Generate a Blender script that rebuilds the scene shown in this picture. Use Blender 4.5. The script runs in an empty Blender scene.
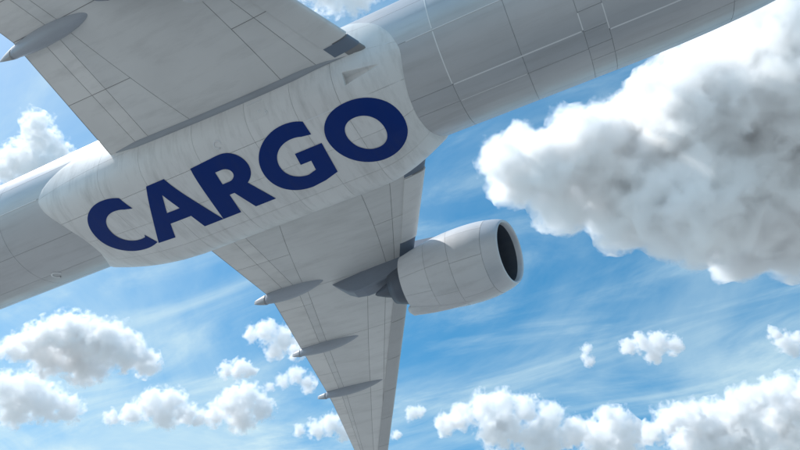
import bpy, bmesh, math, random
import numpy as np
from mathutils import Vector, Matrix

sc = bpy.context.scene
COL = sc.collection

# ------------------------------------------------------------------ camera
# axes of the camera (right, up, back) solved from the photograph; the airplane flies level, nose along +X
F_PX = 644.05
ROT = np.array([[0.90302, 0.42869, -0.02797],
                [0.31966, -0.62700, 0.71041],
                [0.28701, -0.65046, -0.70323]])
CAM = np.array([6.452, -14.809, 1.70])
HGT = 26.82                                   # height of the fuselage axis above the apron
cd = bpy.data.cameras.new('camera')
cam = bpy.data.objects.new('camera', cd)
COL.objects.link(cam)
m4 = Matrix([[ROT[j][i] for j in range(3)] + [CAM[i]] for i in range(3)] + [[0, 0, 0, 1]])
cam.matrix_world = m4
cd.sensor_width = 36.0
cd.lens = F_PX / 800.0 * 36.0
cd.clip_start = 0.1
cd.clip_end = 80000.0
sc.camera = cam

# ------------------------------------------------------------------ sky, sun, exposure
SUN_EL = math.radians(56)
_h = Vector((-0.86, -0.36, 0)).normalized()
SUN = Vector((_h.x * math.cos(SUN_EL), _h.y * math.cos(SUN_EL), math.sin(SUN_EL)))
world = bpy.data.worlds.new('World')
sc.world = world
world.use_nodes = True
wn = world.node_tree
wl = wn.links
bg = wn.nodes['Background']
sky = wn.nodes.new('ShaderNodeTexSky')
sky.sky_type = 'NISHITA'
sky.sun_disc = False
sky.sun_elevation = SUN_EL
sky.sun_rotation = math.atan2(SUN.x, SUN.y)
sky.air_density = 1.0
sky.dust_density = 0.8
sky.ozone_density = 3.0
hs = wn.nodes.new('ShaderNodeHueSaturation')
hs.inputs['Saturation'].default_value = 1.38
hs.inputs['Hue'].default_value = 0.481
wl.new(sky.outputs[0], hs.inputs['Color'])
# thin streaky cirrus: a layer at one height, seen by direction (x/z, y/z)
tc = wn.nodes.new('ShaderNodeTexCoord')
sep = wn.nodes.new('ShaderNodeSeparateXYZ')
wl.new(tc.outputs['Generated'], sep.inputs[0])


def wmath(op, a, b=None, clamp=False):
    n = wn.nodes.new('ShaderNodeMath')
    n.operation = op
    n.use_clamp = clamp
    for k, s in enumerate((a, b)):
        if s is None:
            continue
        if isinstance(s, (int, float)):
            n.inputs[k].default_value = s
        else:
            wl.new(s, n.inputs[k])
    return n.outputs[0]


zz = wmath('MAXIMUM', sep.outputs[2], 0.05)
px_ = wmath('DIVIDE', sep.outputs[0], zz)
py_ = wmath('DIVIDE', sep.outputs[1], zz)
cmb = wn.nodes.new('ShaderNodeCombineXYZ')
wl.new(px_, cmb.inputs[0])
wl.new(py_, cmb.inputs[1])


def cirrus(rot, sx, sy, scale, lo, hi, dist):
    mp = wn.nodes.new('ShaderNodeMapping')
    mp.inputs['Rotation'].default_value = (0, 0, rot)
    mp.inputs['Scale'].default_value = (sx, sy, 1)
    wl.new(cmb.outputs[0], mp.inputs['Vector'])
    nz = wn.nodes.new('ShaderNodeTexNoise')
    nz.inputs['Scale'].default_value = scale
    nz.inputs['Detail'].default_value = 7
    nz.inputs['Roughness'].default_value = 0.6
    nz.inputs['Distortion'].default_value = dist
    wl.new(mp.outputs[0], nz.inputs['Vector'])
    mr = wn.nodes.new('ShaderNodeMapRange')
    mr.interpolation_type = 'SMOOTHSTEP'
    mr.inputs['From Min'].default_value = lo
    mr.inputs['From Max'].default_value = hi
    wl.new(nz.outputs[0], mr.inputs[0])
    return mr.outputs[0]


c1 = cirrus(0.75, 0.8, 2.0, 1.6, 0.40, 0.85, 1.2)
c2 = cirrus(0.35, 0.6, 0.9, 1.0, 0.36, 0.78, 1.2)
# the veil is seen through a longer path towards the horizon
slant = wmath('SUBTRACT', wmath('DIVIDE', 0.60, zz), 0.45, clamp=True)
amt = wmath('ADD', wmath('MULTIPLY', c1, 0.52), wmath('MULTIPLY', wmath('ADD', wmath('MULTIPLY', c2, 0.85), 0.08), slant), clamp=True)
mixc = wn.nodes.new('ShaderNodeMix')
mixc.data_type = 'RGBA'
wl.new(amt, mixc.inputs['Factor'])
wl.new(hs.outputs[0], mixc.inputs['A'])
mixc.inputs['B'].default_value = (3.9, 4.9, 5.1, 1)
wl.new(mixc.outputs['Result'], bg.inputs['Color'])
bg.inputs['Strength'].default_value = 0.14

sun_d = bpy.data.lights.new('sun', 'SUN')
sun_d.energy = 3.2
sun_d.angle = math.radians(0.5)
sun_d.color = (1.0, 0.965, 0.92)
sun_o = bpy.data.objects.new('sun', sun_d)
COL.objects.link(sun_o)
sun_o.rotation_euler = SUN.to_track_quat('Z', 'Y').to_euler()
sun_o.location = (0, 0, 200)

sc.view_settings.view_transform = 'Standard'
sc.view_settings.look = 'None'
sc.view_settings.gamma = 1.0
sc.view_settings.exposure = 0.44
sc.view_settings.use_curve_mapping = False
sc.cycles.max_bounces = 24
sc.cycles.diffuse_bounces = 4
sc.cycles.glossy_bounces = 4
sc.cycles.volume_bounces = 18
sc.cycles.use_denoising = True


# ------------------------------------------------------------------ materials
def new_mat(name):
    m = bpy.data.materials.new(name)
    m.use_nodes = True
    nt = m.node_tree
    return m, nt, nt.nodes['Principled BSDF']


def paint(name, col, rough=0.35, dirt=0.25, streak=(0.25, 2.5, 2.5), dirt_col=(0.16, 0.15, 0.14), metal=0.0,
          vary=0.06, coat=0.0, bump=0.15):
    """weathered aircraft paint: streaky grime, blotches and small differences from panel to panel"""
    m, nt, b = new_mat(name)
    L = nt.links
    tcn = nt.nodes.new('ShaderNodeTexCoord')
    mp = nt.nodes.new('ShaderNodeMapping')
    mp.inputs['Scale'].default_value = streak
    L.new(tcn.outputs['Object'], mp.inputs[0])
    n1 = nt.nodes.new('ShaderNodeTexNoise')
    n1.inputs['Scale'].default_value = 1.0
    n1.inputs['Detail'].default_value = 8
    n1.inputs['Roughness'].default_value = 0.65
    L.new(mp.outputs[0], n1.inputs['Vector'])
    r1 = nt.nodes.new('ShaderNodeMapRange')
    r1.inputs['From Min'].default_value = 0.48
    r1.inputs['From Max'].default_value = 0.78
    L.new(n1.outputs[0], r1.inputs[0])
    n2 = nt.nodes.new('ShaderNodeTexNoise')
    n2.inputs['Scale'].default_value = 0.55
    n2.inputs['Detail'].default_value = 6
    L.new(tcn.outputs['Object'], n2.inputs['Vector'])
    r2 = nt.nodes.new('ShaderNodeMapRange')
    r2.inputs['From Min'].default_value = 0.42
    r2.inputs['From Max'].default_value = 0.72
    L.new(n2.outputs[0], r2.inputs[0])
    mul = nt.nodes.new('ShaderNodeMath')
    mul.operation = 'MULTIPLY_ADD'
    L.new(r1.outputs[0], mul.inputs[0])
    mul.inputs[1].default_value = dirt
    m2 = nt.nodes.new('ShaderNodeMath')
    m2.operation = 'MULTIPLY'
    L.new(r2.outputs[0], m2.inputs[0])
    m2.inputs[1].default_value = dirt * 0.3
    L.new(m2.outputs[0], mul.inputs[2])
    oi = nt.nodes.new('ShaderNodeObjectInfo')
    rv = nt.nodes.new('ShaderNodeMapRange')
    rv.inputs['To Min'].default_value = 1.0 - vary
    rv.inputs['To Max'].default_value = 1.0 + vary
    L.new(oi.outputs['Random'], rv.inputs[0])
    hsv = nt.nodes.new('ShaderNodeHueSaturation')
    hsv.inputs['Color'].default_value = (*col, 1)
    L.new(rv.outputs[0], hsv.inputs['Value'])
    mx = nt.nodes.new('ShaderNodeMix')
    mx.data_type = 'RGBA'
    L.new(mul.outputs[0], mx.inputs['Factor'])
    L.new(hsv.outputs[0], mx.inputs['A'])
    mx.inputs['B'].default_value = (*dirt_col, 1)
    L.new(mx.outputs['Result'], b.inputs['Base Color'])
    rr = nt.nodes.new('ShaderNodeMapRange')
    rr.inputs['To Min'].default_value = rough - 0.06
    rr.inputs['To Max'].default_value = rough + 0.18
    L.new(n2.outputs[0], rr.inputs[0])
    L.new(rr.outputs[0], b.inputs['Roughness'])
    b.inputs['Metallic'].default_value = metal
    b.inputs['Coat Weight'].default_value = coat
    if bump:
        n3 = nt.nodes.new('ShaderNodeTexNoise')
        n3.inputs['Scale'].default_value = 1.3
        n3.inputs['Detail'].default_value = 3
        L.new(tcn.outputs['Object'], n3.inputs['Vector'])
        bp = nt.nodes.new('ShaderNodeBump')
        bp.inputs['Strength'].default_value = bump
        bp.inputs['Distance'].default_value = 0.05
        L.new(n3.outputs[0], bp.inputs['Height'])
        L.new(bp.outputs[0], b.inputs['Normal'])
    return m


M_FUS = paint('fuselage_paint', (0.52, 0.53, 0.545), 0.36, 0.24, (0.2, 2.2, 2.2), metal=0.35, vary=0.04)
M_FUSCORE = paint('fuselage_seam', (0.21, 0.23, 0.25), 0.6, 0.2)
M_LAP = paint('lap_joint_paint', (0.74, 0.75, 0.76), 0.40, 0.1)
M_FAIR = paint('fairing_paint', (0.76, 0.755, 0.745), 0.42, 0.30, (2.6, 0.5, 0.5), vary=0.03)
M_FAIRCORE = paint('fairing_inner', (0.22, 0.22, 0.22), 0.7, 0.2)
M_WING = paint('wing_paint', (0.70, 0.70, 0.69), 0.45, 0.22, (0.30, 1.7, 1.7), vary=0.04)
M_WINGCORE = paint('wing_seam', (0.26, 0.26, 0.265), 0.6, 0.2)
M_FLAP = paint('flap_paint', (0.76, 0.75, 0.73), 0.45, 0.26, (0.4, 1.6, 1.6), vary=0.04)
M_SLAT = paint('slat_metal', (0.47, 0.475, 0.48), 0.38, 0.12, (0.5, 1.5, 1.5), metal=0.25, vary=0.05)
M_NAC = paint('nacelle_paint', (0.66, 0.665, 0.675), 0.36, 0.22, (0.4, 1.9, 1.9), coat=0.1, vary=0.05)
M_LIP = paint('inlet_lip_metal', (0.58, 0.59, 0.61), 0.36, 0.1, metal=0.25)
M_FILLET = paint('fillet_shade_paint', (0.34, 0.37, 0.41), 0.4, 0.25)  # darkened to put the shade of the wing junction into the colour
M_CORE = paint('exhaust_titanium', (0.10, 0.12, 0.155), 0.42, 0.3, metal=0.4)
M_PYL = paint('pylon_shaded_paint', (0.21, 0.245, 0.30), 0.38, 0.3, (0.3, 1.4, 1.4))  # darker blue paint that also carries the shade on the pylon sides
M_CANOE = paint('flap_fairing_shaded_paint', (0.38, 0.41, 0.46), 0.36, 0.2, (0.3, 1.6, 1.6))  # darker and bluer than the wing, shade of the inboard sides painted in
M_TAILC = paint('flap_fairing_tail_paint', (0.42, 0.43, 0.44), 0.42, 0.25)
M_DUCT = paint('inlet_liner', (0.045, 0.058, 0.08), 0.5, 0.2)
M_DARK = paint('leading_edge_shade_paint', (0.15, 0.19, 0.25), 0.5, 0.2)
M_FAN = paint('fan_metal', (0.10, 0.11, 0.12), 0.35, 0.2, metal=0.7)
M_BLUE = paint('blue_lettering', (0.004, 0.029, 0.18), 0.5, 0.16, (2.6, 0.5, 0.5), dirt_col=(0.05, 0.06, 0.10), vary=0.02)


M_BLUE.node_tree.nodes['Principled BSDF'].inputs['Specular IOR Level'].default_value = 0.15


# ------------------------------------------------------------------ object helpers
def link(name, me, parent=None, mat=None):
    o = bpy.data.objects.new(name, me)
    COL.objects.link(o)
    if parent is not None:
        o.parent = parent
    if mat is not None:
        me.materials.append(mat)
    return o


def mesh_from(name, V, Fc, smooth=True, flat_from=None):
    me = bpy.data.meshes.new(name)
    me.from_pydata([tuple(map(float, v)) for v in V], [], [tuple(int(i) for i in f) for f in Fc])
    if smooth:
        s = np.ones(len(me.polygons), bool)
        if flat_from is not None:
            s[flat_from:] = False
        me.polygons.foreach_set('use_smooth', s)
    me.update()
    return me


def grid(S, u0, u1, v0, v1, nu, nv):
    u = np.linspace(0, 1, nu + 1)
    v = np.linspace(0, 1, nv + 1)
    U, Vv = np.meshgrid(u0 + (u1 - u0) * u, v0 + (v1 - v0) * v, indexing='ij')
    P = S(U, Vv)
    e = 1e-4
    du = S(U + e, Vv) - S(U - e, Vv)
    dv = S(U, Vv + e) - S(U, Vv - e)
    N = np.cross(du, dv)
    N /= np.linalg.norm(N, axis=-1, keepdims=True) + 1e-12
    return P, N


def gfaces(nu, nv, flip=False, base=0):
    f = []
    for i in range(nu):
        for j in range(nv):
            a = base + i * (nv + 1) + j
            q = (a, a + nv + 1, a + nv + 2, a + 1)
            f.append(q[::-1] if flip else q)
    return f


def patch(name, S, u0, u1, v0, v1, nu, nv, parent, mat, off=0.012, depth=0.03, ref=None, carve=None):
    """one skin panel: the outer face follows the surface S, the edges turn down by `depth`"""
    P, N = grid(S, u0, u1, v0, v1, nu, nv)
    mid = (nu // 2, nv // 2)
    r = ref if ref is not None else (P[mid] * np.array([0, 1, 1]))
    flip = float(np.dot(N[mid], r)) < 0
    if flip:
        N = -N
    top = P + N * off
    if carve is not None:
        U, Vv = np.meshgrid(np.linspace(u0, u1, nu + 1), np.linspace(v0, v1, nv + 1), indexing='ij')
        top = top - N * carve(U, Vv)[..., None]
    low = P + N * (off - depth)
    V = list(top.reshape(-1, 3))
    Fc = gfaces(nu, nv, flip)
    nf = len(Fc)
    ring = [(i, 0) for i in range(nu + 1)] + [(nu, j) for j in range(1, nv + 1)] + \
           [(i, nv) for i in range(nu - 1, -1, -1)] + [(0, j) for j in range(nv - 1, 0, -1)]
    b = len(V)
    for (i, j) in ring:
        V.append(top[i, j])
        V.append(low[i, j])
    n = len(ring)
    for k in range(n):
        a, c = b + 2 * k, b + 2 * ((k + 1) % n)
        q = (a, a + 1, c + 1, c)
        Fc.append(q if not flip else q[::-1])
    return link(name, mesh_from(name, V, Fc, True, nf), parent, mat)


def surf(name, S, u0, u1, v0, v1, nu, nv, parent, mat, ref=None):
    P, N = grid(S, u0, u1, v0, v1, nu, nv)
    mid = (nu // 2, nv // 2)
    r = ref if ref is not None else P[mid] * np.array([0, 1, 1])
    flip = float(np.dot(N[mid], r)) < 0
    return link(name, mesh_from(name, P.reshape(-1, 3), gfaces(nu, nv, flip)), parent, mat)


def loft(name, sections, parent, mat, closed_ends=True, smooth=True):
    """sections: list of closed rings with equal point counts"""
    V, Fc = [], []
    n = len(sections[0])
    for s in sections:
        V += [tuple(p) for p in s]
    for i in range(len(sections) - 1):
        for j in range(n):
            a, b2 = i * n + j, i * n + (j + 1) % n
            Fc.append((a, b2, b2 + n, a + n))
    if closed_ends:
        Fc.append(tuple(range(n))[::-1])
        Fc.append(tuple(range((len(sections) - 1) * n, len(sections) * n)))
    me = mesh_from(name, V, Fc, smooth)
    bm = bmesh.new()
    bm.from_mesh(me)
    bmesh.ops.recalc_face_normals(bm, faces=bm.faces)
    bm.to_mesh(me)
    bm.free()
    return link(name, me, parent, mat)


def smoothstep(a, b, x):
    t = np.clip((x - a) / (b - a), 0, 1)
    return t * t * (3 - 2 * t)


# ------------------------------------------------------------------ the apron far below the frame
def make_ground():
    m, nt, b = new_mat('apron_concrete')
    L = nt.links
    tcn = nt.nodes.new('ShaderNodeTexCoord')
    n = nt.nodes.new('ShaderNodeTexNoise')
    n.inputs['Scale'].default_value = 0.02
    n.inputs['Detail'].default_value = 10
    L.new(tcn.outputs['Object'], n.inputs['Vector'])
    cr = nt.nodes.new('ShaderNodeValToRGB')
    cr.color_ramp.elements[0].color = (0.21, 0.21, 0.205, 1)
    cr.color_ramp.elements[1].color = (0.29, 0.29, 0.28, 1)
    L.new(n.outputs[0], cr.inputs[0])
    L.new(cr.outputs[0], b.inputs['Base Color'])
    b.inputs['Roughness'].default_value = 0.85
    N = 64
    V = [(0, 0, 0)] + [(30000 * math.cos(2 * math.pi * k / N), 30000 * math.sin(2 * math.pi * k / N), 0) for k in range(N)]
    o = link('ground', mesh_from('ground', V, [(0, 1 + k, 1 + (k + 1) % N) for k in range(N)], False), None, m)
    o['kind'] = 'structure'


make_ground()

# ------------------------------------------------------------------ airplane
plane = bpy.data.objects.new('cargo_airplane', None)
COL.objects.link(plane)
plane.location = (0, 0, HGT)
plane['label'] = 'large grey twin-engine airplane overhead with dark blue CARGO lettering on its pale belly'
plane['category'] = 'airplane'

RF = 3.10
D2R = math.pi / 180


def fus_r(x):
    x = np.asarray(x, float)
    t = np.clip((x - 10.0) / 11.0, 0, 1)
    nose = np.power(np.clip(1 - np.power(t, 2.3), 0, 1), 0.6)
    s = np.clip((-27.0 - x) / 17.0, 0, 1)
    tail = 1 - 0.88 * np.power(s, 1.5)
    return RF * nose * tail


def fus_zc(x):
    x = np.asarray(x, float)
    s = np.clip((-27.0 - x) / 17.0, 0, 1)
    t = np.clip((x - 11.0) / 10.0, 0, 1)
    return 1.9 * np.power(s, 1.4) - 0.7 * t ** 2


def S_fus(x, ph):
    r = fus_r(x)
    a = ph * D2R
    return np.stack([x + 0 * a, r * np.sin(a), fus_zc(x) - r * np.cos(a)], -1)


fus = surf('fuselage', lambda x, p: S_fus(x, p), -44, 20.95, -180, 180, 90, 72, plane, M_FUSCORE)


def fus_panels(xs, phis, gap=0.015):
    for i in range(len(xs) - 1):
        for j in range(len(phis) - 1):
            x0, x1, p0, p1 = xs[i], xs[i + 1], phis[j], phis[j + 1]
            g = gap / 2
            gp = g / max(0.6, float(fus_r((x0 + x1) / 2))) / D2R
            nu = max(2, int(math.ceil((x1 - x0) / (0.5 if x1 > 11 or x0 < -26 else 1.6))))
            nv = max(2, int(math.ceil((p1 - p0) / 3.5)))
            patch('skin_panel', S_fus, x0 + g, x1 - g, p0 + gp, p1 - gp, nu, nv, fus, M_FUS, 0.014, 0.028)


fus_panels([-3.5, 2.75, 5.65, 8.06], [-180, -140, -118, -88, -55, -12, 3, 36, 62, 100, 140, 180])
fus_panels([8.06, 8.97], [-180, -140, -118, -88, -55, -25.5, -11, 2.2, 14.5, 36, 62, 100, 140, 180])
fus_panels([8.97, 13.4, 16.4], [-180, -140, -118, -88, -55, -5.7, 14.5, 36, 62, 100, 140, 180])
fus_panels([16.4, 18.6, 20.3], [-180, -118, -62, -5.7, 36, 90, 140, 180])
fus_panels([-44, -40, -35.5, -30.5, -25.6, -20.9, -15.6, -3.5], [-180, -140, -112, -86, -60, -20, 14, 40, 62, 100, 140, 180])


def strip(x0, x1, ph, w, parent, S=S_fus, mat=None, off=0.024, name='lap_joint'):
    g = w / 2 / RF / D2R
    patch(name, S, x0, x1, ph - g, ph + g, max(2, int((x1 - x0) / 1.2)), 1, parent, mat or M_LAP, off, 0.02)


strip(1.6, 8.05, -55, 0.042, fus)
strip(2.8, 8.0, -12, 0.05, fus)
strip(9.0, 13.38, -5.7, 0.05, fus)
strip(13.42, 16.2, -5.7, 0.05, fus)
strip(-30.4, -18.3, -60, 0.05, fus)
strip(2.8, 5.6, 3, 0.03, fus)
strip(-28.0, -18.6, 40, 0.03, fus)


def ring_strip(x, p0, p1, w, parent):
    patch('lap_joint', S_fus, x - w / 2, x + w / 2, p0, p1, 1, max(2, int((p1 - p0) / 3)), parent, M_LAP, 0.022, 0.02)


ring_strip(2.75, -54, -13, 0.045, fus)
ring_strip(2.75, -86, -56, 0.045, fus)
ring_strip(8.06, -25, -12.5, 0.04, fus)
ring_strip(8.97, -25, -6.5, 0.04, fus)

# ---- belly fairing
PH_R = np.array([-180, -105, -93, -86, -78, -67, -57, -45, -27, -12, 0, 12, 27, 45, 57, 67, 78, 86, 93, 105, 180.])
X_R = np.array([-13, -13.2, -14.9, -16.0, -17.15, -17.95, -18.25, -17.95, -17.2, -16.75, -16.65, -16.75, -17.2, -17.95, -18.25, -17.95, -17.15, -16.0, -14.9, -13.2, -13.])
PH_F = np.array([-180, -104, -94, -84, -69, -52, -33, -18, 0, 18, 33, 52, 69, 84, 94, 104, 180.])
X_F = np.array([-1.2, -0.75, -0.11, 0.5, 1.02, 1.30, 1.08, 0.92, 0.85, 0.92, 1.08, 1.40, 1.15, 0.6, 0.0, -0.7, -1.2])


def interp_s(ph, P, X):
    # smoothed piecewise-linear
    d = 4.0
    return (np.interp(ph - d, P, X) + 2 * np.interp(ph, P, X) + np.interp(ph + d, P, X)) / 4


A_F, B_F, N_F = 3.30, 3.69, 4.3


def fair_r(x, ph, k=1.0):
    a = ph * D2R
    s = np.abs(np.sin(a)) + 1e-9
    c = np.abs(np.cos(a)) + 1e-9
    rs = np.power(np.power(s / A_F, N_F) + np.power(c / B_F, N_F), -1 / N_F)
    tr = np.clip((x - interp_s(ph, PH_R, X_R)) / 6.2, 0, 1)
    tf = np.clip((interp_s(ph, PH_F, X_F) - x) / (1.5 + 3.2 * np.abs(np.sin(a))), 0, 1)
    w = (1 - (1 - tr) ** 2.1) * (1 - (1 - tf) ** 2.2)
    step = 0.05 * np.clip(tr * 40, 0, 1) * np.clip(tf * 40, 0, 1)
    fade = 1 - smoothstep(92, 112, np.abs(ph))
    return RF + ((rs - RF) * w * k + step) * fade


def S_fair(x, ph):
    r = fair_r(x, ph)
    a = ph * D2R
    return np.stack([x + 0 * a, r * np.sin(a), -r * np.cos(a)], -1)


def S_fair_core(u, ph):
    xr, xf = interp_s(ph, PH_R, X_R), interp_s(ph, PH_F, X_F)
    x = xr + 0.1 + (xf - xr - 0.2) * u
    r = np.maximum(fair_r(x, ph, 0.25) - 0.07, RF - 0.01)
    a = ph * D2R
    return np.stack([x, r * np.sin(a), -r * np.cos(a)], -1)


fair = surf('belly_fairing', S_fair_core, 0, 1, -104, 104, 60, 60, plane, M_FAIRCORE)


def duct(x, ph):
    """NACA-style intake sunk into the panel, deepest at its aft lip"""
    t = np.clip((0.38 - x) / 1.42, 0, 1)
    inx = (x > -1.04) & (x < 0.38)
    c = -44.2 + 1.2 * t
    hw = 0.8 + 2.9 * t ** 1.3
    e = np.clip((hw - np.abs(ph - c)) / 0.45, 0, 1)
    return np.where(inx, 0.42 * t ** 1.1 * e, 0.0)


def fair_panels():
    g = 0.006
    xb = [-19.5, -13.6, -11.2, -8.3, -5.6, -3.4, -1.5, 2.5]
    pb = [-104, -84, -58, -30, -6, 22, 44, 62, 84, 104]
    for i in range(len(xb) - 1):
        for j in range(len(pb) - 1):
            x0, x1, p0, p1 = xb[i], xb[i + 1], pb[j], pb[j + 1]
            gp = g / 3.6 / D2R

            def S(u, ph, x0=x0, x1=x1, i=i):
                lo = interp_s(ph, PH_R, X_R) if i == 0 else x0 + g
                hi = interp_s(ph, PH_F, X_F) if i == len(xb) - 2 else x1 - g
                return S_fair(lo + (hi - lo) * u, ph)
            if i == len(xb) - 2 and p0 == -58:
                def carve(u, ph, x0=x0):
                    hi = interp_s(ph, PH_F, X_F)
                    return duct(x0 + g + (hi - x0 - g) * u, ph)
                patch('fairing_panel', S, 0, 1, p0 + gp, p1 - gp, 110, 100, fair, M_FAIR, 0.016, 0.05, carve=carve)
                continue
            nu = 40 if i in (0, len(xb) - 2) else 20
            patch('fairing_panel', S, 0, 1, p0 + gp, p1 - gp, nu, max(5, int((p1 - p0) / 1.4)), fair, M_FAIR, 0.016, 0.05)


fair_panels()
# small raised details on the fairing
strip(-3.38, 0.9, -30, 0.035, fair, S_fair, M_LAP, 0.030, 'sealant_strip')
strip(-3.38, 1.0, -58, 0.04, fair, S_fair, M_LAP, 0.030, 'sealant_strip')
strip(-13.5, -1.6, 44, 0.03, fair, S_fair, M_LAP, 0.028, 'sealant_strip')


def torus_mark(name, S, x, ph, R, r, parent, mat, arc=1.0):
    P, N = grid(S, x - .01, x + .01, ph - .1, ph + .1, 2, 2)
    c, n = P[1, 1], N[1, 1]
    if np.dot(n, c * np.array([0, 1, 1])) < 0:
        n = -n
    t = np.array([1., 0, 0])
    b2 = np.cross(n, t)
    V, Fc = [], []
    K, Q = 20, 6
    full = arc >= 1
    for k in range(K + (0 if full else 1)):
        a = 2 * math.pi * k / K * arc
        for q in range(Q):
            d = 2 * math.pi * q / Q
            rr = R + r * math.cos(d)
            V.append(c + n * (0.016 + r * math.sin(d)) + t * rr * math.cos(a) + b2 * rr * math.sin(a))
    kk = K if full else K
    cnt = len(V) // Q
    for k in range(kk):
        for q in range(Q):
            k2 = (k + 1) % cnt
            Fc.append((k * Q + q, k * Q + (q + 1) % Q, k2 * Q + (q + 1) % Q, k2 * Q + q))
    link(name, mesh_from(name, V, Fc), parent, mat)


torus_mark('drain_ring', S_fus, -20.0, 17, 0.26, 0.05, fus, M_LAP, 0.72)
torus_mark('drain_ring', S_fair, -7.2, -37, 0.17, 0.035, fair, M_LAP, 0.8)
torus_mark('drain_ring', S_fair, -4.9, -45, 0.05, 0.025, fair, M_LAP)
torus_mark('drain_ring', S_fair, -4.6, -43, 0.05, 0.025, fair, M_LAP)
torus_mark('drain_ring', S_fair, -5.6, 52, 0.09, 0.02, fair, M_WINGCORE)


def S_fair_shift(x, ph):
    return S_fair(x, ph)


patch('access_panel', S_fair, -5.45, -4.6, -50, -41, 3, 5, fair, M_FAIR, 0.024, 0.03)
patch('access_panel', S_fair, -5.42, -4.72, -52.0, -51.2, 3, 1, fair, M_LAP, 0.034, 0.03)
patch('access_panel', S_fair, -12.9, -11.9, -22, -8, 3, 6, fair, M_FAIR, 0.024, 0.03)
patch('access_panel', S_fair, -5.0, -3.6, 46, 56, 4, 6, fair, M_FAIR, 0.024, 0.03)
patch('access_panel', S_fair, -10.4, -9.2, 46, 57, 4, 6, fair, M_FAIR, 0.024, 0.03)

# ---- CARGO lettering, letters drawn in metres: x along the belly, h up from the base line
H0, CAP, SHEAR = 0.88, 3.08, 0.15


def arc(cx, cy, rx, ry, a0, a1, n=40, p=2.0):
    out = []
    for k in range(n + 1):
        a = math.radians(a0 + (a1 - a0) * k / n)
        c, s = math.cos(a), math.sin(a)
        e = 2.0 / p
        out.append((cx + rx * math.copysign(abs(c) ** e, c), cy + ry * math.copysign(abs(s) ** e, s)))
    return out


LETTERS = {
    'C': [arc(-14.14, 1.52, 1.92, 1.64, 66, 299, 48, 2.1) + [(-13.50, 0.74)] + arc(-13.92, 1.53, 1.10, 0.98, 288, 66, 40, 2.1) + [(-13.02, 2.34)]],
    'A': [[(-13.16, 0), (-12.14, 0), (-11.86, 0.84), (-10.68, 0.84), (-10.42, 0), (-9.36, 0), (-10.76, 3.06), (-11.74, 3.06)],
          [(-11.64, 1.46), (-10.92, 1.46), (-11.26, 2.42)]],
    'R': [[(-9.36, 0), (-8.38, 0), (-8.38, 1.12), (-8.12, 1.12), (-7.58, 0), (-6.50, 0), (-7.28, 1.36)] +
          arc(-7.80, 2.16, 1.00, 0.93, -52, 88, 24) + [(-8.0, 3.09), (-9.36, 3.02)],
          [(-8.38, 1.76), (-8.05, 1.76)] + arc(-8.05, 2.10, 0.40, 0.34, -85, 85, 14) + [(-8.38, 2.44)]],
    'G': [arc(-4.60, 1.52, 1.80, 1.66, 62, 270, 44, 2.1) + [(-3.95, -0.06), (-3.28, 0.14), (-3.36, 1.80), (-4.66, 1.80), (-4.66, 1.18), (-4.14, 1.18), (-4.14, 0.66)] +
          arc(-4.50, 1.53, 1.06, 0.98, 268, 66, 36, 2.1) + [(-3.61, 2.36)]],
    'O': [arc(-1.42, 1.42, 1.60, 1.59, 0, 360, 64, 2.1)[:-1], arc(-1.42, 1.42, 0.78, 0.88, 0, 360, 48, 2.1)[:-1]],
}

# the last letter stands rounder, without the slant of the others
LETTERS['O'] = [[(x - 0.28 * (h - 1.44), h) for x, h in lp] for lp in LETTERS['O']]


def phi_from_y(x, y):
    lo, hi = np.full_like(x, -60.), np.full_like(x, 60.)
    for _ in range(40):
        mid = (lo + hi) / 2
        v = fair_r(x, mid) * np.sin(mid * D2R)
        lo = np.where(v < y, mid, lo)
        hi = np.where(v < y, hi, mid)
    return (lo + hi) / 2


def make_letter(loops):
    cu = bpy.data.curves.new('tmp', 'CURVE')
    cu.dimensions = '2D'
    cu.fill_mode = 'BOTH'
    for lp in loops:
        sp = cu.splines.new('POLY')
        sp.points.add(len(lp) - 1)
        for q, (x, h) in zip(sp.points, lp):
            q.co = (x, h, 0, 1)
        sp.use_cyclic_u = True
    to = bpy.data.objects.new('tmp', cu)
    COL.objects.link(to)
    bpy.context.view_layer.update()
    dg = bpy.context.evaluated_depsgraph_get()
    me = bpy.data.meshes.new_from_object(to.evaluated_get(dg))
    bpy.data.objects.remove(to)
    bpy.data.curves.remove(cu)
    bm = bmesh.new()
    bm.from_mesh(me)
    bmesh.ops.remove_doubles(bm, verts=bm.verts, dist=1e-4)
    bmesh.ops.dissolve_limit(bm, angle_limit=0.001, verts=bm.verts, edges=bm.edges)
    for k in range(1, 40):
        h = -0.4 + k * 0.1
        bmesh.ops.bisect_plane(bm, geom=bm.verts[:] + bm.edges[:] + bm.faces[:], plane_co=(0, h, 0), plane_no=(0, 1, 0))
    for k in range(0, 34):
        x = -16 + k * 0.5
        bmesh.ops.bisect_plane(bm, geom=bm.verts[:] + bm.edges[:] + bm.faces[:], plane_co=(x, 0, 0), plane_no=(1, 0, 0))
    bmesh.ops.triangulate(bm, faces=bm.faces)
    co = np.array([v.co[:] for v in bm.verts])
    x = co[:, 0] + SHEAR * co[:, 1]
    y = H0 - co[:, 1]
    ph = phi_from_y(x, y)
    P = S_fair(x, ph)
    e = 1e-3
    N = np.cross(S_fair(x + e, ph) - S_fair(x - e, ph), S_fair(x, ph + e) - S_fair(x, ph - e))
    N /= np.linalg.norm(N, axis=1, keepdims=True)
    sg = np.sign(N[:, 2:3])
    P = P + N * (-sg) * 0.034
    for v, q in zip(bm.verts, P):
        v.co = q
    bmesh.ops.recalc_face_normals(bm, faces=bm.faces)
    for f in bm.faces:
        f.smooth = True
    bm.to_mesh(me)
    bm.free()
    me.name = 'letter'
    me.materials.clear()
    return me


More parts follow.
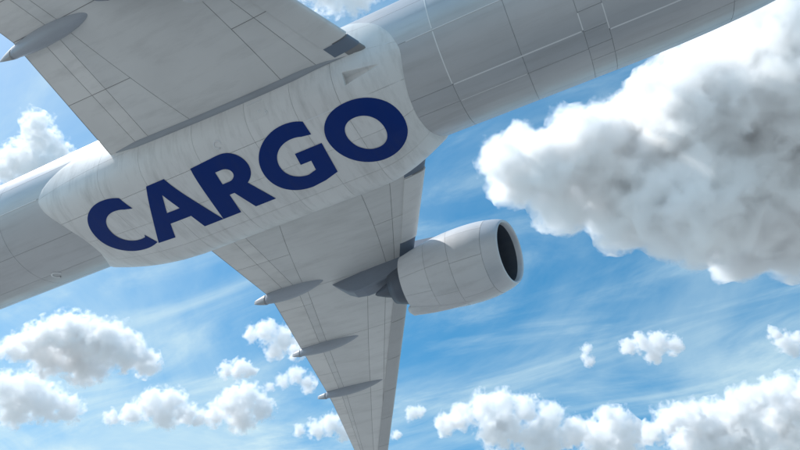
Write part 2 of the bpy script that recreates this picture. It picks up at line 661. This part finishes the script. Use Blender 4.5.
for ch, loops in LETTERS.items():
    o = link('letter', make_letter(loops), fair, M_BLUE)
    o['label'] = 'dark blue painted capital letter ' + ch

# ---- wings
TANL = math.tan(29.153 * D2R)
TAND = math.tan(3.511 * D2R)
Z0 = -1.754
YK, TR, TK, TB = 9.25, -12.96, -12.60, -0.263
YTIP = 34.6


def w_le(y):
    return -TANL * (y - 3.1)


def w_te(y):
    return np.where(y < YK, TR + (TK - TR) * (y - 3.1) / (YK - 3.1), TK + TB * (y - YK) - 0.06 * np.maximum(0, y - 22))


def w_z(y):
    return Z0 + TAND * (y - 3.1)


def yt(c):
    return 2 * 5 * (0.2969 * np.sqrt(c) - 0.1260 * c - 0.3516 * c ** 2 + 0.2843 * c ** 3 - 0.1036 * c ** 4) * 1.0


def make_wing_S(side):
    def S(q, y):
        c = np.clip(q * q, 0, 1)
        le, te = w_le(y), w_te(y)
        ch = le - te
        low = 0.030 * ch
        up = 0.075 * ch
        th = yt(c) * np.where(q > 0, -low, up)
        x = le - ch * c
        return np.stack([x, side * y, w_z(y) + th], -1)
    return S


def qf(c):
    return math.sqrt(c)


def canoe(side, y, x0, x1, depth, width, wing, te_x):
    """flap track fairing: slim boat shape, its tail beyond the trailing edge"""
    def ring(t, x0=x0, x1=x1):
        x = x0 + (x1 - x0) * t
        prof = (max(t, 0.0) ** 0.66) * (max(1 - t, 0.0) ** 0.85) * 2.5
        prof = min(prof, 1.0)
        d = depth * prof
        wv = width / 2 * min(1.0, (max(t, 0) ** 0.7) * (max(1 - t, 0) ** 0.85) * 2.6)
        zt = float(w_z(y)) + 0.10 - 0.12 * t
        # lower surface of the wing above, falling away behind the trailing edge
        top = zt if x > te_x else zt - 0.06
        zb = top - 0.06 - d - 0.16 * t
        out = []
        for k in range(17):
            a = math.pi * k / 16
            ca, sa = math.cos(a), math.sin(a)
            out.append((x, side * y + wv * math.copysign(abs(ca) ** 0.55, ca) * (1 - 0.35 * sa ** 3), top + (zb - top) * sa ** 0.75))
        return out
    ts = np.linspace(0.002, 0.998, 40)
    cut = (x0 - te_x + 0.05) / (x0 - x1)
    a = [t for t in ts if t < cut] + [cut]
    b2 = [cut + 0.006] + [t for t in ts if t > cut + 0.01]
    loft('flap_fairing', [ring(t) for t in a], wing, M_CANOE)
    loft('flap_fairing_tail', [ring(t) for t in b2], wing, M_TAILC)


def make_wing(side):
    S = make_wing_S(side)
    ref = np.array([0, 0, -1.0])
    # core: closed skin round the section
    qs = np.concatenate([-np.linspace(1, 0, 26) ** 1.0, np.linspace(0, 1, 26)[1:]])
    ys = np.concatenate([np.linspace(2.4, YK, 8), np.linspace(YK, YTIP, 14)[1:]])
    secs = [[tuple(S(np.array(q), np.array(y))) for q in qs] for y in ys]
    wing = loft('wing', secs, plane, M_WINGCORE)
    g = 0.013

    def lerp(a, b, t):
        return a + (b - a) * t

    def panel(name, y0, y1, ca, cb, mat, off=0.014, depth=0.03, nu=6):
        # ca, cb: chord fractions given as (at y0, at y1)
        def SS(u, v):
            y = y0 + g + (y1 - y0 - 2 * g) * v
            ch = w_le(y) - w_te(y)
            a = ca[0] + (ca[1] - ca[0]) * v + g / ch
            b2 = cb[0] + (cb[1] - cb[0]) * v - g / ch
            c = a + (b2 - a) * u
            return S(np.sqrt(np.clip(c, 0, 1)), y)
        patch(name, SS, 0, 1, 0, 1, nu, max(3, int((y1 - y0) / 0.8)), wing, mat, off, depth, ref=ref)

    # inboard section, seams as in the photograph
    yi = [3.0, 6.1, YK]
    k = lambda y: (y - 3.9) / (YK - 3.9)
    for a, b in zip(yi[:-1], yi[1:]):
        s1 = lambda y: 0.145 - 0.02 * k(y)
        s2 = lambda y: 0.265 - 0.085 * k(y)
        s3 = lambda y: 0.645 + 0.10 * k(y)
        s4 = lambda y: 0.815 - 0.02 * k(y)
        s5 = lambda y: 0.875
        panel('skin_panel', a, b, (0.05, 0.05), (s1(a), s1(b)), M_WING)
        panel('skin_panel', a, b, (s1(a), s1(b)), (s2(a), s2(b)), M_WING)
        panel('flap_panel', a, b, (s3(a), s3(b)), (s4(a), s4(b)), M_WING)
        panel('flap_panel', a, b, (s4(a), s4(b)), (s5(a), s5(b)), M_FLAP)
        panel('flap', a, b, (s5(a), s5(b)), (0.997, 0.997), M_FLAP)
    a, b = 3.0, YK
    panel('skin_panel', a, b, (s2(a), s2(b)), (s3(a), s3(b)), M_WING, nu=12)
    # outboard section
    yo = [YK, 10.7, 14.7, 18.6, 22.4, 26.2, 30.4, YTIP - 0.02]
    sp2 = lambda y: 0.18 + 0.02 * (y - YK) / 23
    sp3 = lambda y: 0.735 + 0.02 * (y - YK) / 23
    sp4 = lambda y: 0.80 + 0.03 * (y - YK) / 23
    for i, (a, b) in enumerate(zip(yo[:-1], yo[1:])):
        panel('skin_panel', a, b, (0.05, 0.05), (sp2(a), sp2(b)), M_WING)
        panel('flap_panel', a, b, (sp3(a), sp3(b)), (sp4(a), sp4(b)), M_WING)
        panel('flap' if b < 22 else 'aileron', a, b, (sp4(a), sp4(b)), (0.997, 0.997), M_FLAP)
    for a, b in ((YK, 14.7), (14.7, 22.4), (22.4, YTIP - 0.02)):
        md = lambda y: 0.34 + 0.03 * (y - 15) / 5
        panel('skin_panel', a, b, (sp2(a), sp2(b)), (md(a), md(b)), M_WING)
        panel('skin_panel', a, b, (md(a), md(b)), (sp3(a), sp3(b)), M_WING, nu=8)

    # leading edge slats, standing a little proud of the nose
    def slat(y0, y1, c, mat, off):
        def SS(u, v):
            y = y0 + (y1 - y0) * v
            ce = c if c < 0.1 else np.clip(0.95 / (w_le(y) - w_te(y)), 0.1, 0.42)
            q = -0.22 + (np.sqrt(ce) + 0.22) * u
            return S(q + 0 * y, y)
        n = 14
        patch('slat', SS, 0, 1, 0, 1, n, max(3, int((y1 - y0) / 0.7)), wing, mat, off, 0.06, ref=np.array([0.6, 0, -0.8]))
    slat(3.86, 8.1, 0.085, M_WING, 0.07)
    ysl = [10.9, 14.8, 18.8, 22.8, 26.8, 31.5, 34.5]
    for a, b in zip(ysl[:-1], ysl[1:]):
        slat(a + 0.02, b - 0.02, 0.105, M_SLAT, 0.06)

    # dark blue patches painting in the shade at the slat ends, root and pylon
    def shade_patch(y0, y1, c):
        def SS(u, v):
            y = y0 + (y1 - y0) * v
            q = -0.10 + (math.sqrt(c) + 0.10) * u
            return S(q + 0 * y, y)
        patch('leading_edge_shade', SS, 0, 1, 0, 1, 10, 3, wing, M_DARK, 0.022, 0.03, ref=np.array([0.6, 0, -0.8]))
    shade_patch(3.3, 3.80, 0.085)
    shade_patch(8.15, 9.3, 0.092)
    shade_patch(9.9, 10.85, 0.10)

    canoe(side, 8.95, -8.65, -13.55, 0.72, 0.80, wing, -12.6)
    canoe(side, 15.1, -9.6, -14.85, 0.64, 0.72, wing, -14.13)
    canoe(side, 21.1, -10.9, -16.5, 0.58, 0.66, wing, -15.70)
    return wing


def root_fillet(side, wing):
    """concave fillet between the fairing side and the underside of the wing"""
    xs = np.linspace(-12.6, -0.75, 44)
    V, Fc = [], []
    K = 7
    for x in xs:
        y = 3.35
        ch = float(w_le(y) - w_te(np.array(y)))
        c = min(max((float(w_le(y)) - x) / ch, 0.0), 1.0)
        zl = float(w_z(y)) - 0.030 * ch * float(yt(np.array(c))) - 0.012

        def yat(z):
            lo, hi = 30.0, 95.0
            for _ in range(40):
                m = (lo + hi) / 2
                if -float(fair_r(np.array(x), np.array(m))) * math.cos(m * D2R) < z:
                    lo = m
                else:
                    hi = m
            return float(fair_r(np.array(x), np.array(lo))) * math.sin(lo * D2R) + 0.018
        k = 0.19 * min(1.0, 0.15 + (x + 12.6) / 1.5, 0.15 + (-0.75 - x) / 2.5)
        p0 = np.array([yat(zl - k), zl - k])
        p2 = np.array([yat(zl) + k * 0.9, zl + 0.0])
        p1 = np.array([yat(zl - 0.03), zl - 0.02])
        for j in range(K):
            t = j / (K - 1)
            q = (1 - t) ** 2 * p0 + 2 * t * (1 - t) * p1 + t * t * p2
            V.append((x, side * q[0], q[1] - 0.004))
    for i in range(len(xs) - 1):
        for j in range(K - 1):
            a = i * K + j
            f = (a, a + K, a + K + 1, a + 1)
            Fc.append(f if side > 0 else f[::-1])
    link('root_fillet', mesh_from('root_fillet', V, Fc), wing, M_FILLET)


wing_port = make_wing(1)
wing_star = make_wing(-1)
root_fillet(1, wing_port)
root_fillet(-1, wing_star)


# ---- engines
def scarf(x, y, z, side):
    """the inlet plane leans: its upper, outboard rim reaches farther forward"""
    return x + smoothstep(-0.9, 1.5, x) * (0.11 * side * y + 0.19 * z)


def revolve(name, prof, cy, cz, parent, mat, n=64, side=None):
    V, Fc = [], []
    for (x, r) in prof:
        for k in range(n):
            a = 2 * math.pi * k / n
            xs_ = x if side is None else float(scarf(x, r * math.sin(a), -r * math.cos(a), side))
            V.append((xs_, cy + r * math.sin(a), cz - r * math.cos(a)))
    for i in range(len(prof) - 1):
        for k in range(n):
            a, b = i * n + k, i * n + (k + 1) % n
            Fc.append((a, b, b + n, a + n))
    return link(name, mesh_from(name, V, Fc), parent, mat)


NAC_X = np.array([-3.90, -3.4, -2.8, -2.0, -1.2, -0.4, 0.3, 0.8, 1.2, 1.5, 1.66, 1.74])
NAC_R = np.array([1.50, 1.63, 1.765, 1.90, 1.98, 2.005, 1.98, 1.915, 1.83, 1.75, 1.68, 1.60])


def nac_r(x):
    x = np.asarray(x, float)
    d = 0.12
    return (np.interp(x - d, NAC_X, NAC_R) + 2 * np.interp(x, NAC_X, NAC_R) + np.interp(x + d, NAC_X, NAC_R)) / 4


def make_engine(side):
    cy, cz = side * 9.62, -3.30
    # inner barrel and fan duct, visible through the inlet and at the nozzle
    eng = revolve('engine', [(-3.90, 1.47), (-3.0, 1.68), (-2.0, 1.87), (-0.5, 1.97), (0.6, 1.92), (0.95, 1.86)], cy, cz, plane, M_FUSCORE, 64, side)
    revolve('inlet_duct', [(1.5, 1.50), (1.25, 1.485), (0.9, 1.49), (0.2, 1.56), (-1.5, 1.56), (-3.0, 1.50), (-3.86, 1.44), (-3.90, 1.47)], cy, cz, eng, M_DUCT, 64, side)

    def S(x, ph):
        r = nac_r(x)
        a = ph * D2R
        yy, zz_ = r * np.sin(a), -r * np.cos(a)
        return np.stack([scarf(x + 0 * a, yy, zz_, side), cy + yy, cz + zz_], -1)

    def pan(x0, x1, p0, p1, mat=M_NAC, name='cowl_panel'):
        g = 0.006
        gp = g / 1.9 / D2R
        P, N = grid(S, x0, x1, p0, p1, 2, 2)
        rf = P[1, 1] - np.array([P[1, 1][0], cy, cz])
        patch(name, S, x0 + g, x1 - g, p0 + gp, p1 - gp, max(3, int((x1 - x0) / 0.22)), max(3, int((p1 - p0) / 5)), eng, mat, 0.010, 0.03, ref=rf)
    for x0, x1, ps in ((-3.9, -2.35, [-172, -118, -64, -28, 20, 66, 120, 172, 188]),
                       (-2.35, -1.05, [-172, -118, -64, -16, 20, 66, 120, 172, 188]),
                       (-1.05, 0.92, [-172, -104, -58, 0, 58, 104, 172, 188])):
        for a, b in zip(ps[:-1], ps[1:]):
            pan(x0, x1, a, b)
    revolve('inlet_lip', [(0.93, 1.895), (1.2, 1.838), (1.45, 1.765), (1.60, 1.70), (1.69, 1.655), (1.735, 1.61), (1.72, 1.56), (1.64, 1.52), (1.45, 1.49)], cy, cz, eng, M_LIP, 64, side)
    # fan: blades round a spinner
    V, Fc = [], []
    for k in range(22):
        a = 2 * math.pi * k / 22
        b0 = len(V)
        for i, r in enumerate(np.linspace(0.45, 1.54, 6)):
            tw = 0.5 + 0.6 * (r - 0.45)
            for s in (-1, 1):
                w = 0.10 + 0.08 * r
                da = s * w * math.sin(tw) / r
                V.append((0.25 + s * w * math.cos(tw), cy + r * math.sin(a + da), cz - r * math.cos(a + da)))
        for i in range(5):
            q = b0 + 2 * i
            Fc.append((q, q + 1, q + 3, q + 2))
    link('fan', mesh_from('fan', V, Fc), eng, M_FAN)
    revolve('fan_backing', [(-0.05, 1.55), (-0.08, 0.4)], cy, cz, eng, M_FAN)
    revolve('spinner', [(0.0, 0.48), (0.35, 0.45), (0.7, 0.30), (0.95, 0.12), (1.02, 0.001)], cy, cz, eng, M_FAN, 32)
    revolve('core_cowl', [(-2.5, 1.22), (-3.4, 1.20), (-4.0, 1.10), (-4.5, 0.95), (-4.85, 0.82), (-4.84, 0.78), (-4.4, 0.74)], cy, cz, eng, M_CORE)
    revolve('exhaust_plug', [(-4.3, 0.60), (-4.8, 0.52), (-5.4, 0.30), (-5.85, 0.10), (-5.95, 0.001)], cy, cz, eng, M_CORE, 32)
    revolve('fan_duct_wall', [(-1.4, 1.51), (-1.45, 1.2)], cy, cz, eng, M_FAN)

    # keel blister below the thrust reverser
    secs = []
    ph0 = 15 * side
    for t in np.linspace(0, 1, 18):
        x = -4.15 + 3.5 * t
        r0 = float(nac_r(max(x, -3.9)))
        h = 0.30 * (1 - t) ** 0.8 * min(1.0, (t / 0.06 + 0.25)) + 0.012
        w = 0.40 * (1 - t * 0.72) * min(1.0, t / 0.05 + 0.4)
        ring = []
        for k in range(13):
            s = math.pi * k / 12
            oy = w * math.cos(s)
            oh = -0.10 + (h + 0.10) * math.sin(s) ** 0.8
            a = ph0 * D2R + oy / r0
            rr = r0 + oh
            ring.append((x, cy + rr * math.sin(a), cz - rr * math.cos(a)))
        secs.append(ring)
    loft('keel_fairing', secs, eng, M_NAC)

    # pylon
    st = [  # x, top, bottom, half width
        (0.55, -1.38, -1.75, 0.03), (0.2, -1.24, -1.9, 0.14), (-0.8, -1.10, -2.0, 0.28), (-2.0, -0.95, -2.1, 0.38), (-3.2, -0.80, -2.25, 0.44),
        (-4.0, -0.75, -2.45, 0.46), (-4.8, -0.80, -2.66, 0.46), (-5.7, -0.9, -2.86, 0.44), (-6.5, -0.95, -2.96, 0.38), (-7.1, -1.0, -2.90, 0.31),
        (-7.6, -1.0, -2.62, 0.24), (-8.2, -1.0, -2.06, 0.14), (-8.75, -1.0, -1.52, 0.03)]
    secs = []
    for x, zt, zb, hw in st:
        ring = []
        b = min(0.05, hw * 0.4)
        for (sy, z) in ((-1, zt), (-1, zb + b * 1.6), (-0.82, zb + b * 0.4), (-0.6, zb), (0.6, zb), (0.82, zb + b * 0.4), (1, zb + b * 1.6), (1, zt)):
            ring.append((x, cy + sy * hw, z))
        secs.append(ring)
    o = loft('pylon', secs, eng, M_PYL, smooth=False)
    # seam plates on the pylon sides
    return eng


make_engine(1)
make_engine(-1)


# ---- tail surfaces (outside the frame, part of the same airplane)
def aero_loft(name, stations, parent, mat, vertical=False, side=1):
    secs = []
    for (s, le, te, z) in stations:
        ring = []
        ch = le - te
        for k in range(24):
            a = 2 * math.pi * k / 24
            c = 0.5 - 0.5 * math.cos(a)
            t = 0.045 * ch * yt(np.array(c)) * (1 if a < math.pi else -1)
            x = le - ch * c
            ring.append((x, float(t), z) if vertical else (x, side * s, z + float(t)))
        secs.append(ring)
    loft(name, secs, parent, mat)


aero_loft('tail_fin', [(0, -31, -41, 2.6), (0, -38.5, -43.6, 12.2)], plane, M_FUS, True)
for s in (1, -1):
    aero_loft('stabilizer', [(1.2, -34.5, -41.2, 1.6), (10.7, -41.2, -43.6, 2.7)], plane, M_WING, False, s)


# ------------------------------------------------------------------ clouds
BASE_ALT = 1250.0


def pix_dir(x, y):
    return ROT.T @ np.array([(x - 400) / F_PX, -(y - 225) / F_PX, -1.0])


_t = bmesh.new()
bmesh.ops.create_icosphere(_t, subdivisions=2, radius=1)
ICO_V = np.array([v.co[:] for v in _t.verts])
ICO_F = np.array([[v.index for v in f.verts] for f in _t.faces])
_t.free()


def cloud(label, lumps, seed, dens=34.0, lo=0.22, hi=1.00, flat=0.35, vox=1.5, noise_px=None, rough=0.62, ero=2.5, fall=1.10, grow=1.36):
    """cumulus: a heap of billows (distance from the common cloud-base height), meshed as one closed body filled with droplets"""
    rng = random.Random(seed)
    if noise_px is None:
        noise_px = max(7.5, 0.40 * sum(l[2] for l in lumps) / len(lumps))
    lumps = [(x, y, r * grow) for x, y, r in lumps]
    yb = max(l[1] + 0.5 * l[2] for l in lumps)
    xm = sum(l[0] for l in lumps) / len(lumps)
    depth = BASE_ALT / pix_dir(xm, yb)[2]
    S = depth / F_PX
    sph = []
    for (x, y, r) in lumps:
        sph.append((CAM + pix_dir(x, y) * (depth + rng.uniform(-.5, .5) * r * S), r * S))
    level = sph
    for (n, k) in ((9, .42), (7, .42)):
        nxt = []
        for c, rr in level:
            for _ in range(n):
                d = Vector((rng.gauss(0, 1), rng.gauss(0, 1), rng.gauss(0, 1)))
                d.normalize()
                if d.z < -flat:
                    d.z *= -.3
                    d.normalize()
                nxt.append((c + np.array(d) * rr * .84, rr * k * rng.uniform(.6, 1.25)))
        sph = sph + nxt
        level = nxt
    V = np.concatenate([ICO_V * r + c for c, r in sph])
    Fc = np.concatenate([ICO_F + i * len(ICO_V) for i in range(len(sph))])
    o0 = V.mean(0)
    me = bpy.data.meshes.new('cumulus_cloud')
    me.from_pydata((V - o0).tolist(), [], Fc.tolist())
    o = link('cumulus_cloud', me)
    o.location = o0
    m = o.modifiers.new('billow_union', 'REMESH')
    m.mode = 'VOXEL'
    m.voxel_size = vox * S
    for k, (sz, st) in enumerate(((16, 11.), (6, 5.5))):
        tx = bpy.data.textures.new('billow', 'CLOUDS')
        tx.noise_scale = sz * S
        tx.noise_depth = 3
        d = o.modifiers.new('billow', 'DISPLACE')
        d.texture = tx
        d.strength = st * S
        d.mid_level = .5
        d.texture_coords = 'LOCAL'
    m = o.modifiers.new('clean_union', 'REMESH')
    m.mode = 'VOXEL'
    m.voxel_size = vox * S
    mt = bpy.data.materials.new('cloud_droplets')
    mt.use_nodes = True
    n = mt.node_tree
    n.nodes.clear()
    out = n.nodes.new('ShaderNodeOutputMaterial')
    v = n.nodes.new('ShaderNodeVolumePrincipled')
    v.inputs['Color'].default_value = (1, 1, 1, 1)
    v.inputs['Anisotropy'].default_value = .3
    L = n.links

    def math_node(op, i0, i1, i2=None, clamp=False):
        q = n.nodes.new('ShaderNodeMath')
        q.operation = op
        q.use_clamp = clamp
        for k, sck in enumerate((i0, i1, i2)):
            if sck is None:
                continue
            if isinstance(sck, (int, float)):
                q.inputs[k].default_value = sck
            else:
                L.new(sck, q.inputs[k])
        return q.outputs[0]

    tcn = n.nodes.new('ShaderNodeTexCoord')
    nz = n.nodes.new('ShaderNodeTexNoise')
    nz.inputs['Scale'].default_value = 1 / (noise_px * S)
    nz.inputs['Detail'].default_value = 5
    nz.inputs['Roughness'].default_value = rough
    L.new(tcn.outputs['Object'], nz.inputs['Vector'])
    # droplets thin out from the middle of each billow to its rim
    field = None
    for c, rr in sph[:len(lumps)]:
        dn = n.nodes.new('ShaderNodeVectorMath')
        dn.operation = 'DISTANCE'
        L.new(tcn.outputs['Object'], dn.inputs[0])
        dn.inputs[1].default_value = tuple(float(q) for q in (c - o0))
        f = math_node('MULTIPLY_ADD', dn.outputs['Value'], -1.0 / (fall * rr), 1.0)
        field = f if field is None else math_node('SMOOTH_MAX', field, f, 0.2)
    d = math_node('MULTIPLY_ADD', nz.outputs[0], ero, field)
    mr = n.nodes.new('ShaderNodeMapRange')
    mr.interpolation_type = 'SMOOTHSTEP'
    mr.inputs['From Min'].default_value = 0.5 * ero + lo
    mr.inputs['From Max'].default_value = 0.5 * ero + hi
    mr.inputs['To Max'].default_value = dens / (100 * S)
    L.new(d, mr.inputs[0])
    L.new(mr.outputs[0], v.inputs['Density'])
    n.links.new(v.outputs[0], out.inputs['Volume'])
    me.materials.append(mt)
    o['label'] = label
    o['category'] = 'cloud'
    o['group'] = 'cumulus clouds in the blue sky'
    return o


cloud('huge white cloud with grey underside filling the right side below the nose',
      [(498, 160, 22), (512, 180, 28), (520, 140, 20), (545, 165, 38), (585, 150, 44), (560, 205, 30), (625, 190, 55), (640, 135, 50),
       (690, 110, 60), (690, 200, 62), (740, 90, 75), (755, 180, 80), (735, 245, 36), (800, 70, 85), (830, 180, 95), (790, 240, 42), (620, 225, 30)], 1, dens=32, lo=0.16, hi=0.50, ero=1.3, fall=1.16, grow=1.13, noise_px=24, rough=0.58)
cloud('white cloud patch between the starboard wing and the forward fuselage',
      [(300, -18, 20), (330, -6, 20), (355, -4, 18), (380, -18, 16)], 2)
cloud('upright white cloud showing above the rear fuselage at the left edge',
      [(36, 124, 13), (40, 142, 18), (22, 160, 18), (4, 170, 16), (58, 152, 13), (44, 172, 20)], 3, dens=56)
cloud('broad white cloud with dark flat base under the rear fuselage',
      [(30, 344, 16), (52, 336, 18), (76, 338, 22), (104, 342, 20), (126, 352, 17), (146, 364, 13), (88, 358, 24), (50, 358, 18), (10, 348, 12)], 4, dens=88, noise_px=11)
cloud('puffy lilac-grey cloud at the lower left edge, below the broad one',
      [(6, 388, 16), (28, 394, 20), (48, 404, 17), (68, 410, 13), (16, 408, 18)], 5, dens=51)
cloud('long low cloud with two rounded heads left of the wing',
      [(112, 418, 8), (132, 414, 11), (152, 404, 14), (172, 402, 13), (166, 416, 13), (188, 414, 11), (198, 420, 7)], 6, dens=62)
cloud('rounded cloud with grey foot between the long low cloud and the wing',
      [(214, 416, 11), (232, 404, 14), (246, 398, 15), (262, 408, 12), (242, 418, 14)], 7, dens=62)
cloud('small oval cloud floating just above the rounded cloud with grey foot',
      [(226, 370, 8), (240, 368, 10), (250, 372, 7)], 8, dens=62, vox=1.0)
cloud('torn cloud tucked behind the trailing edge between two flap fairings',
      [(252, 334, 8), (266, 332, 12), (284, 340, 12), (296, 350, 10), (274, 352, 9)], 9, dens=51, vox=1.0)
cloud('faint cloud behind the wing trailing edge near the outermost flap fairing',
      [(282, 380, 7), (296, 376, 9), (308, 384, 9), (270, 386, 5)], 10, dens=40, vox=1.0)
cloud('low cloud against the trailing edge close to the bottom of the picture',
      [(300, 430, 6), (316, 428, 9), (332, 424, 11), (344, 432, 9)], 11, dens=56, vox=1.0)
cloud('tiny round cloud just right of the wing leading edge',
      [(412, 414, 7), (420, 412, 6), (396, 436, 5)], 12, dens=51, vox=0.9)
cloud('long heaped cloud bank along the bottom, middle of the frame',
      [(446, 424, 11), (462, 416, 12), (482, 408, 14), (504, 404, 14), (526, 410, 14), (548, 420, 15), (572, 432, 15), (604, 414, 10), (614, 422, 14), (632, 426, 10), (500, 426, 22), (540, 440, 22), (600, 440, 18), (624, 444, 16)], 13, dens=93, noise_px=11)
cloud('tall heaped cloud bank in the bottom right corner',
      [(652, 432, 12), (668, 420, 14), (690, 416, 15), (712, 412, 14), (734, 408, 16), (752, 402, 16), (772, 394, 15), (790, 390, 15), (810, 392, 20), (700, 438, 26), (740, 434, 28), (785, 424, 30)], 14, dens=93, noise_px=12)
cloud('small narrow cloud hanging left of the oval cloud in open blue sky',
      [(586, 349, 6), (590, 360, 6), (584, 356, 4)], 15, dens=40, vox=0.8)
cloud('oval puffy cloud alone in open blue sky above the bottom bank',
      [(628, 346, 8), (642, 342, 10), (658, 344, 11), (674, 346, 9), (654, 356, 8)], 16, dens=56, vox=1.0)
cloud('small bright cloud touching the right edge of the frame',
      [(776, 334, 8), (784, 342, 9), (797, 340, 8), (794, 350, 7)], 17, dens=56, vox=0.9)
